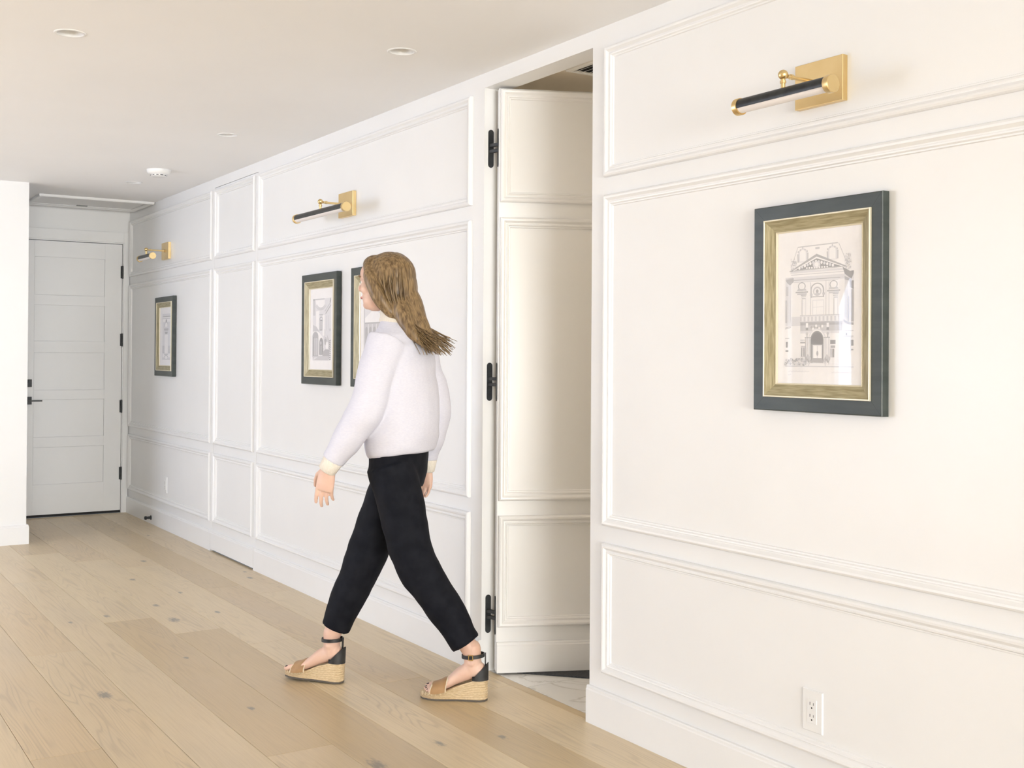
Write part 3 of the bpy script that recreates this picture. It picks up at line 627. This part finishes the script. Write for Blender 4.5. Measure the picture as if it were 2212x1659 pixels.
# mat under the open door
r = MB(); r.box(-.55,.55,-.40,.40,0,.006); mo = r.build('floor_mat', noisy(mat('charcoal_fabric', (.05,.052,.056), .95), (.04,.042,.046), (.065,.067,.072), 120, bump=.3), bevel=.002)
ln = Vector((-.95+.728+.222, 0, 0))
th = math.atan2(.21, .222); c0 = Vector((-3.85, .20, 0)); nrm = Vector((-math.sin(th), math.cos(th), 0))
mo.location = c0 + nrm*.402 + Vector((math.cos(th), math.sin(th), 0))*.42 + Vector((0,0,.0)); mo.rotation_euler = (0,0,th)
tag(mo, 'dark grey mat on the marble behind the open hidden door', 'mat')

# ================================================================ the walking woman
SKIN = noisy(mat('skin', (.74,.50,.39), .48), (.70,.455,.35), (.78,.54,.43), 9)
SKIN.node_tree.nodes['Principled BSDF'].inputs['Subsurface Weight'].default_value = .12
SKIN.node_tree.nodes['Principled BSDF'].inputs['Subsurface Radius'].default_value = (.012, .005, .003)
KNIT = noisy(mat('lavender_white_knit', (.70,.70,.79), .9), (.68,.68,.775), (.72,.72,.805), 90, stretch=(1,1,3), bump=.35, dist=.001)
CREAM = noisy(mat('cream_rib_knit', (.80,.74,.65), .9), (.74,.68,.58), (.84,.79,.71), 60, stretch=(6,6,.4), bump=.5, dist=.001)
PANTS = noisy(mat('black_trousers', (.010,.011,.017), .75), (.005,.006,.010), (.010,.011,.016), 25)
PANTS.node_tree.nodes['Principled BSDF'].inputs['Specular IOR Level'].default_value = .15
HAIR = noisy(mat('light_brown_hair', (.25,.16,.075), .42), (.105,.062,.026), (.30,.20,.095), 22, stretch=(5,9,.7), detail=5)
JUTE = noisy(mat('jute_rope', (.58,.44,.27), .85), (.56,.42,.25), (.68,.54,.35), 160, stretch=(.6,.6,1.5), bump=.4, dist=.001)
TAN = noisy(mat('tan_leather', (.38,.22,.10), .5), (.34,.19,.08), (.43,.26,.125), 18)
PIPING = mat('cream_piping', (.75,.64,.46), .6)
LEATHER = noisy(mat('black_leather', (.02,.021,.023), .5), (.014,.015,.017), (.034,.035,.037), 35)
SOLE = mat('dark_rubber_sole', (.10,.085,.07), .7)
GOLD = mat('gold_buckle', (.80,.58,.25), .3, 1.0)
NAIL = mat('dark_nail_polish', (.03,.006,.012), .2)
LIPS = mat('lips', (.55,.22,.19), .4)
EYEW = mat('eye_white', (.8,.78,.75), .2); IRIS = mat('brown_iris', (.06,.035,.02), .15)
PW = Vector((-.78, -.625, 0)).normalized()
woman = tag(empty('person', (-4.03, -.45, 0), math.atan2(PW.y, PW.x)), 'walking woman in pale lavender sweater, black trousers and wedge sandals', 'person')
V = Vector
def remeshed(mb, name, material, parent, voxel, smooth_it=4, wrinkle=None):
    o = mb.build(name, material, None)
    r = o.modifiers.new('remesh', 'REMESH'); r.mode = 'VOXEL'; r.voxel_size = voxel; r.use_smooth_shade = True
    sm = o.modifiers.new('smooth', 'SMOOTH'); sm.factor = .5; sm.iterations = smooth_it
    evaluated(o)
    me = o.data
    if not me.materials: me.materials.append(material)
    if wrinkle:
        ns = [v.normal.copy() for v in me.vertices]
        for v, n in zip(me.vertices, ns): v.co += n * wrinkle(v.co)
    for p in me.polygons: p.use_smooth = True
    me.update(); o.parent = parent
    return o
def smoothpath(pts, n=6):
    pts = [V(p) for p in pts]; out = []
    P = [pts[0]*2 - pts[1]] + pts + [pts[-1]*2 - pts[-2]]
    for i in range(1, len(P)-2):
        for k in range(n):
            t = k/n; a, b, c, d = P[i-1], P[i], P[i+1], P[i+2]
            out.append(.5*((2*b) + (c-a)*t + (2*a-5*b+4*c-d)*t*t + (3*b-a-3*c+d)*t**3))
    out.append(pts[-1]); return out
def interp(rs, n=6):
    out = []
    for a, b in zip(rs, rs[1:]):
        for k in range(n): t = k/n; t = t*t*(3-2*t); out.append(a+(b-a)*t)
    out.append(rs[-1]); return out
def limb(mb, pts, rs, n=20): mb.tube(smoothpath(pts), interp(rs), n)
def ering(c, a, b, n=32, tilt=0.0, sq=2.0):
    r = []
    for j in range(n):
        t = 2*PI*j/n; ct, st = math.cos(t), math.sin(t)
        x = a*math.copysign(abs(ct)**(2/sq), ct); y = b*math.copysign(abs(st)**(2/sq), st)
        r.append((c[0]+x, c[1]+y, c[2]+tilt*x))
    return r
def hand(mb, wrist, d, s, curl=(14, 22, 18), spread=.0):
    d = V(d).normalized(); s = (V(s) - d*V(s).dot(d)).normalized(); nrm_ = None
    wrist = V(wrist)
    return d, s
def build_hand(mb, wrist, d, s, nrm, curl=(16, 24, 18)):
    wrist = V(wrist); d = V(d).normalized(); s = (V(s) - d*V(s).dot(d)).normalized(); nrm = (V(nrm) - d*V(nrm).dot(d) - s*V(nrm).dot(s)).normalized()
    rings = []
    for t, hw, hh, so in ((-.015,.022,.018,0),(.0,.024,.018,0),(.02,.030,.017,.002),(.045,.036,.0155,.002),(.07,.038,.014,.001),(.088,.036,.011,0),(.095,.030,.008,0)):
        c = wrist + d*t + s*so
        rings.append([c + s*hw*math.cos(2*PI*j/18) + nrm*hh*math.sin(2*PI*j/18) for j in range(18)])
    mb.loft(rings)
    for k, (so, ln, r0, t0) in enumerate(((.0285,.066,.0085,.086),(.0095,.075,.0087,.090),(-.0095,.069,.0083,.087),(-.0275,.053,.0074,.080))):
        p = wrist + d*(t0-.012) + s*so; ang_ = 0; ln3 = (ln*.46, ln*.31, ln*.25); dirv = (d + s*so*1.6).normalized(); r = r0
        for q in range(3):
            ang_ += math.radians(curl[q] + 3*k)
            dv = dirv*math.cos(ang_) + nrm*math.sin(ang_)
            e = p + dv*(ln3[q] + (.012 if q == 0 else 0)); mb.capsule(p, e, r, r*.92, 10); p = e; r *= .92
    p = wrist + d*.022 + s*.022 + nrm*.004
    for (dv, ln, r0, r1) in ((d*.62 + s*.62 + nrm*.35, .040, .0135, .0105), (d*.86 + s*.28 + nrm*.38, .030, .0103, .0095), (d*.93 + s*.05 + nrm*.32, .022, .0093, .0075)):
        e = p + dv.normalized()*ln; mb.capsule(p, e, r0, r1, 10); p = e
def foot_frame(heel, yaw_, pitch_): return Matrix.Translation(V(heel)) @ Matrix.Rotation(yaw_, 4, 'Z') @ Matrix.Rotation(-pitch_, 4, 'Y')
def ztop(x):
    pts = [(-.01,.078),(.04,.076),(.09,.060),(.14,.036),(.18,.0245),(.26,.021)]
    for (a, za), (b, zb) in zip(pts, pts[1:]):
        if x <= b: t = max(0, (x-a)/(b-a)); return za+(zb-za)*t
    return pts[-1][1]
FEET = [(foot_frame((-.427,.000,.0005), math.radians(9), 0), -1, 'left'), (foot_frame((.183,-.022,.001), math.radians(-1), math.radians(2.5)), 1, 'right')]
# joints
HIPL, HIPR = V((-.065,.085,.895)), V((-.050,-.085,.895))
KNL, KNR = V((-.158,.062,.515)), V((.092,-.058,.52))
ANL = FEET[0][0] @ V((.056,0,.175)); ANR = FEET[1][0] @ V((.056,0,.175))
SHL, SHR = V((-.070,.152,1.345)), V((-.070,-.152,1.345))
ELL_, ELR = V((-.022,.205,1.085)), V((-.125,-.205,1.080))
WRL, WRR = V((.118,.222,.872)), V((-.085,-.222,.845))
body = MB()
body.loft([ering(c, a, b) for c, a, b in (((-.06,0,.84),.07,.12),((-.06,0,.92),.085,.135),((-.07,0,1.06),.08,.115),((-.07,0,1.2),.09,.13),((-.07,0,1.32),.085,.145),((-.065,0,1.385),.06,.10),((-.06,0,1.42),.05,.055))])
body.tube(smoothpath([(-.068,0,1.38),(-.055,0,1.44),(-.030,0,1.50)]), interp([.056,.050,.050]), 24)
for a, b, c in ((SHL, ELL_, WRL), (SHR, ELR, WRR)): limb(body, [a, (a+b)/2, b, (b+c)/2, c], [.052,.046,.038,.036,.024])
for a, b, c in ((HIPL, KNL, ANL), (HIPR, KNR, ANR)): limb(body, [a, (a+b)/2, b, b*.62+c*.38, c], [.062,.058,.048,.048,.033])
build_hand(body, WRL, (.24,-.03,-.96), (1,0,.25), (-.1,-1,0), (7, 11, 9)); build_hand(body, WRR, (.14,.0,-.98), (1,0,.1), (0,1,0), (12,18,14))
# head
body.ell((-.016,0,1.580), (.094,.074,.094)); body.ell((.030,0,1.535), (.062,.060,.078)); body.ell((.040,0,1.500), (.050,.050,.045)); body.ell((.070,0,1.480), (.021,.024,.018))
body.ell((.058,0,1.600), (.040,.058,.045)); body.capsule((.090,0,1.573), (.103,0,1.545), .0075, .0115); body.ell((.100,.008,1.538), (.009,.007,.007)); body.ell((.100,-.008,1.538), (.009,.007,.007))
body.ell((.086,0,1.512), (.011,.022,.0065)); body.ell((.084,0,1.503), (.011,.019,.0065)); body.ell((.082,0,1.588), (.016,.046,.010))
for s_ in (-1, 1):
    body.ell((.078,s_*.031,1.5755), (.0135,.0155,.0055)); body.ell((.076,s_*.031,1.5575), (.013,.015,.005)); body.ell((.062,s_*.040,1.566), (.018,.018,.016))
    body.ell((.055,s_*.040,1.540), (.030,.020,.024)); body.ell((-.006,s_*.0745,1.552), (.018,.007,.030), Matrix.Rotation(.2, 3, 'Y')); body.ell((.000,s_*.077,1.530), (.010,.006,.011))
# feet with toes
for Fm, med, side in FEET:
    Tm = lambda p: Fm @ V(p)
    rings = []
    for x, hw, hh, zc in ((.004,.010,.012,.108),(.012,.022,.026,.110),(.03,.028,.033,.112),(.055,.030,.036,.113),(.085,.031,.034,.100),(.115,.034,.030,.083),(.145,.039,.023,.060),(.172,.042,.0185,.0455),(.190,.041,.015,.039),(.200,.036,.010,.034)):
        rings.append([Tm((x, med*.004*(x > .1) + hw*math.cos(2*PI*j/20), max(zc + hh*math.sin(2*PI*j/20), ztop(x)+.0005))) for j in range(20)])
    body.loft(rings)
    a = Tm((.052,0,.115)); body.capsule(a, Tm((.056,0,.19)), .032, .033, 20); body.ell(Tm((.054,.028,.142)), (.013,.010,.013)); body.ell(Tm((.060,-.028,.146)), (.013,.010,.013))
    for q, (yy, ln, r0) in enumerate(((.030,.245,.0115),(.0125,.246,.0085),(-.0025,.240,.0080),(-.0165,.231,.0075),(-.0295,.220,.0075))):
        y_ = yy*med; x1 = ln - r0
        body.capsule(Tm((.175, y_*.92, ztop(.18)+r0+.006)), Tm((.205+.2*(x1-.205), y_, ztop(.2)+r0+.006)), r0*1.05, r0, 10); body.capsule(Tm((.205+.2*(x1-.205), y_, ztop(.2)+r0+.006)), Tm((x1, y_*1.03, ztop(.24)+r0)), r0, r0*.92, 10)
BODY = remeshed(body, 'body', SKIN, woman, .0036, 3)
for s_ in (-1, 1):
    m = MB(); m.ell((.0765, s_*.031, 1.5665), (.0125,.0140,.0100), nu=18, nv=12); e_ = m.build('eye', EYEW, woman, smooth=180)
    m = MB(); m.ell((.0862, s_*.0325, 1.5665), (.0045,.0056,.0056)); m.build('iris', IRIS, e_, smooth=180)
    m = MB(); m.tube(smoothpath([(.098,s_*.014,1.588),(.097,s_*.030,1.594),(.085,s_*.048,1.587)], 5), [.0032]*11, 8); m.build('eyebrow', HAIR, BODY, smooth=180)
m = MB(); m.tube(smoothpath([(.0845,-.019,1.508),(.0955,-.010,1.5085),(.0985,0,1.508),(.0955,.010,1.5085),(.0845,.019,1.508)], 4), interp([.002,.0045,.0055,.0045,.002], 4), 10); m.build('lips', LIPS, BODY, smooth=180)
for Fm, med, side in FEET:
    for yy, ln, r0 in ((.030,.245,.0115),(.0125,.246,.0085),(-.0025,.240,.0080),(-.0165,.231,.0075),(-.0295,.220,.0075)):
        m = MB(); m.ell((0,0,0), (r0*.85, r0*.75, r0*.22), nu=12, nv=8); Mx = Fm @ Matrix.Translation(V((ln-r0*1.25, yy*med*1.03, ztop(.24)+r0*1.78))) @ Matrix.Rotation(.35, 4, 'Y')
        m.v = [tuple(Mx @ V(v)) for v in m.v]; m.build('toenail', NAIL, BODY, smooth=180)
# trousers
tr = MB()
tr.loft([ering(c, a, b, tilt=.0) for c, a, b in (((-.062,0,.78),.088,.135),((-.062,0,.84),.102,.156),((-.064,0,.90),.104,.160),((-.066,0,.96),.098,.148),((-.068,0,1.0),.090,.13))])
for a, b, c in ((HIPL, KNL, ANL), (HIPR, KNR, ANR)):
    end = b + (c-b)*.90
    limb(tr, [a + V((0,0,-.02)), (a*.55+b*.45), b, b*.5+end*.5, end], [.090,.089,.081,.071,.058], 28)
def fold_t(co):
    return .0042*noise.noise(V((co.x*7, co.y*7, co.z*13))) + .0022*noise.noise(V((co.x*16+5, co.y*16, co.z*24)))
remeshed(tr, 'trousers', PANTS, woman, .0065, 6, fold_t)
# sweater
sw = MB()
sw.loft([ering(c, a, b, sq=2.2, tilt=t) for c, a, b, t in (((-.074,0,.905),.112,.160,-.13),((-.074,0,.925),.122,.170,-.12),((-.074,0,.97),.130,.178,-.08),((-.074,0,1.06),.130,.176,0),((-.074,0,1.16),.127,.172,0),((-.072,0,1.25),.121,.172,0),((-.070,0,1.32),.106,.168,0),((-.068,0,1.365),.088,.138,0),((-.064,0,1.40),.074,.096,.05),((-.058,0,1.432),.066,.070,.10),((-.055,0,1.440),.063,.066,.12))])
for a, b, c in ((SHL, ELL_, WRL), (SHR, ELR, WRR)):
    end = b + (c-b)*.90
    limb(sw, [a*.82 + V((-.07*.18,0,1.33*.18)), (a+b)/2, b, b*.5+end*.5, end], [.076,.071,.066,.060,.042], 26)
def fold_s(co):
    return .0065*noise.noise(V((co.x*6, co.y*6, co.z*11+3))) + .003*noise.noise(V((co.x*15+9, co.y*15, co.z*22)))
SW = remeshed(sw, 'sweater', KNIT, woman, .0065, 6, fold_s)
for a, b in ((ELL_, WRL), (ELR, WRR)):
    d_ = (b-a).normalized(); s0 = a + (b-a)*.875; m = MB(); m.tube([s0 + d_*t for t in (0,.004,.03,.050,.053)], [.034,.0385,.036,.0345,.030], 28); m.build('cuff', CREAM, SW, smooth=60)
m = MB(); m.loft([ering(c, a, b, tilt=t) for c, a, b, t in (((-.061,0,1.410),.0735,.088,.07),((-.060,0,1.416),.0745,.086,.08),((-.057,0,1.428),.069,.073,.10),((-.056,0,1.436),.069,.072,.11),((-.054,0,1.450),.067,.070,.12),((-.052,0,1.460),.061,.064,.12),((-.052,0,1.452),.056,.058,.12))], cap=False); m.build('collar', CREAM, SW, smooth=180)
# hair
hb = MB()
hb.ell((-.022,0,1.592), (.103,.087,.094)); hb.ell((-.055,0,1.545), (.075,.082,.10)); hb.ell((.035,0,1.635), (.052,.066,.040))
for s_ in (-1, 1):
    hb.tube(smoothpath([(.050,s_*.052,1.632),(.022,s_*.079,1.575),(-.010,s_*.079,1.510),(-.050,s_*.068,1.455),(-.100,s_*.058,1.415)]), interp([.018,.027,.029,.024,.006]), 14)
hb.tube(smoothpath([(-.030,0,1.62),(-.098,0,1.49),(-.135,.008,1.40),(-.185,.015,1.34),(-.232,.02,1.305)]), interp([.030,.052,.050,.036,.008]), 18)
hb.tube(smoothpath([(-.05,.035,1.57),(-.105,.062,1.44),(-.140,.075,1.38),(-.200,.085,1.315)]), interp([.020,.034,.026,.006]), 14)
hb.tube(smoothpath([(-.05,-.035,1.57),(-.105,-.055,1.44),(-.130,-.06,1.38),(-.190,-.06,1.33)]), interp([.020,.034,.026,.006]), 14)
HB = remeshed(hb, 'hair', HAIR, woman, .005, 4, lambda co: .0022*noise.noise(V((co.x*20, co.y*70, co.z*9))))
rnd = random.Random(11); st = MB()
for k in range(260):
    sd = rnd.choice((-1, 1)); u = rnd.random(); q = rnd.uniform(.1, 1.0)
    x0 = .062 - .13*u; r_ = 1.015
    p0 = V((x0, sd*.004 + rnd.uniform(-.01,.01), 1.588 + .094*math.sqrt(max(.05, 1-((x0+.022)/.105)**2))))
    p1 = V((-.022+.104*r_*math.cos(PI*(.15+.6*u)), sd*.086*q*r_, 1.60+.03*(1-q)))
    el = math.hypot((p1.x+.022)/.104, p1.y/.088); 
    if el > 1e-3: p1.x = -.022+(p1.x+.022)/max(el,.99); p1.y = p1.y/max(el,.99)
    p2 = V((min(.020, p1.x)*.6-.045+rnd.uniform(-.012,.012), sd*(.058+.028*q)*rnd.uniform(.75,1.06), 1.49))
    p3 = V((-.135+rnd.uniform(-.018,.02), sd*.068*rnd.uniform(.1,1.1)+.006, 1.405)); p4 = V((-.225+rnd.uniform(-.05,.045), sd*.075*rnd.uniform(0,1.15)+.018, 1.315+rnd.uniform(-.03,.04)))
    path = smoothpath([p0, p1, p2, p3, p4], 4); st.tube(path, [.0008+.0021*math.sin(PI*min(1,(i+1)/(len(path)+1))**.6) for i in range(len(path))], 5)
sto = st.build('hair_strands', HAIR, HB, smooth=180); sto['kind'] = 'stuff'
# wedge espadrilles
def outline(n=56):
    pts = []
    ctrl = [(-.004,0),(.002,.020),(.02,.030),(.06,.032),(.11,.034),(.15,.041),(.185,.0445),(.215,.041),(.238,.030),(.250,.012),(.252,0)]
    for i in range(len(ctrl)-1):
        for k in range(4): t = k/4; pts.append((ctrl[i][0]*(1-t)+ctrl[i+1][0]*t, ctrl[i][1]*(1-t)+ctrl[i+1][1]*t))
    pts.append(ctrl[-1])
    return pts + [(x, -y) for x, y in reversed(pts[1:-1])]
OUT = outline()
for Fm, med, side in FEET:
    def put(mb, name, mt, parent, **k):
        mb.v = [tuple(Fm @ V(v)) for v in mb.v]; return mb.build(name, mt, parent, **k)
    m = MB(); rings = []; NL = 8; sub = 4
    for i in range(NL*sub+1):
        f_ = i/(NL*sub); bulge = 1 + .055*abs(math.sin(PI*f_*NL)) - .03
        rings.append([(.12+(x-.12)*(1+(bulge-1)*.4) , y*bulge - med*0, .006 + (ztop(x)-.006+ .002)*f_) for x, y in OUT])
    m.loft(rings); shoe = put(m, 'wedge_sandal', JUTE, woman, smooth=60)
    m = MB(); m.loft([[(x, y*1.0, z) for x, y in OUT] for z in (0, .0065)]); put(m, 'rubber_sole', SOLE, shoe, smooth=30)
    def band(x0, x1, lift, mt, nm, th=.0024):
        mm = MB(); n = 22; rows = []
        for t in [i/6 for i in range(7)]:
            x = x0+(x1-x0)*t; hw_ = .0455 - .10*max(0, .170-x) - .15*max(0, x-.195); hh = lift*(1-.32*t)
            rows.append([[(x + .010*(1-abs(math.cos(PI*j/n))**2)*(-1 if x == x0 else 0), med*.002 + (hw_+o)*math.cos(PI*j/n), ztop(x)+.000 + (hh+o)*math.sin(PI*j/n)**.8) for j in range(n+1)] for o in (0, th)])
        for lay in (0, 1): mm.loft([r[lay] for r in rows], cap=False, closed=False)
        for r in (rows[0], rows[-1]): mm.loft([r[0], r[1]], cap=False, closed=False)
        return put(mm, nm, mt, shoe, smooth=50)
    band(.150, .207, .047, TAN, 'vamp_strap'); band(.1465, .150, .0485, PIPING, 'strap_piping', .003); band(.206, .209, .0335, PIPING, 'strap_piping', .003)
    mm = MB(); n = 20; inn = []; outr = []
    for j in range(n+1):
        a = -1.95 + 3.9*j/n; e = abs(a)/1.95
        for L_, o in ((inn, 0), (outr, .0025)):
            L_.append([(.034 - (.038+o)*math.cos(a), (.0305+o)*math.sin(a), ztop(.03) + h_) for h_ in (0, .020*(1-.2*e), (.062*(1-e**1.6)+.004)*.75, (.062*(1-e**1.6)+.004))])
    for L_ in (inn, outr): mm.loft(L_, cap=False, closed=False)
    mm.loft([[i_[-1] for i_ in inn], [i_[-1] for i_ in outr]], cap=False, closed=False); put(mm, 'heel_counter', LEATHER, shoe, smooth=60)
    mm = MB(); mm.box(.004,.0065,-.006,.006,.125,.176); put(mm, 'heel_strap', LEATHER, shoe)
    mm = MB(); mm.loft([[(.052+(.0375+o)*math.cos(2*PI*j/32)*1.08, (.036+o)*math.sin(2*PI*j/32), z - .10*((.0375)*math.cos(2*PI*j/32))) for j in range(32)] for o, z in ((.0,.158),(.0026,.158),(.0026,.171),(.0,.171),(.0,.158))], cap=False); put(mm, 'ankle_strap', LEATHER, shoe, smooth=40)
    mm = MB(); sy = -med; 
    for (xa, xb, za, zb) in ((.044,.062,.172,.1745),(.044,.062,.154,.1565),(.044,.0465,.154,.1745),(.0595,.062,.154,.1745)): mm.box(xa, xb, sy*.0385-.0015, sy*.0385+.0025, za, zb)
    put(mm, 'buckle', GOLD, shoe)
    # stitched edge of the jute along the upper
    k = 0
    for (x, y) in OUT[::2]:
        if .14 < x < .25:
            mm = MB(); mm.capsule((x, y*1.02, ztop(x)-.004), (x*.985+.12*.015, y*.97, ztop(x)+.005), .0013, .0013, 6); put(mm, 'stitch', PIPING, shoe, smooth=180)
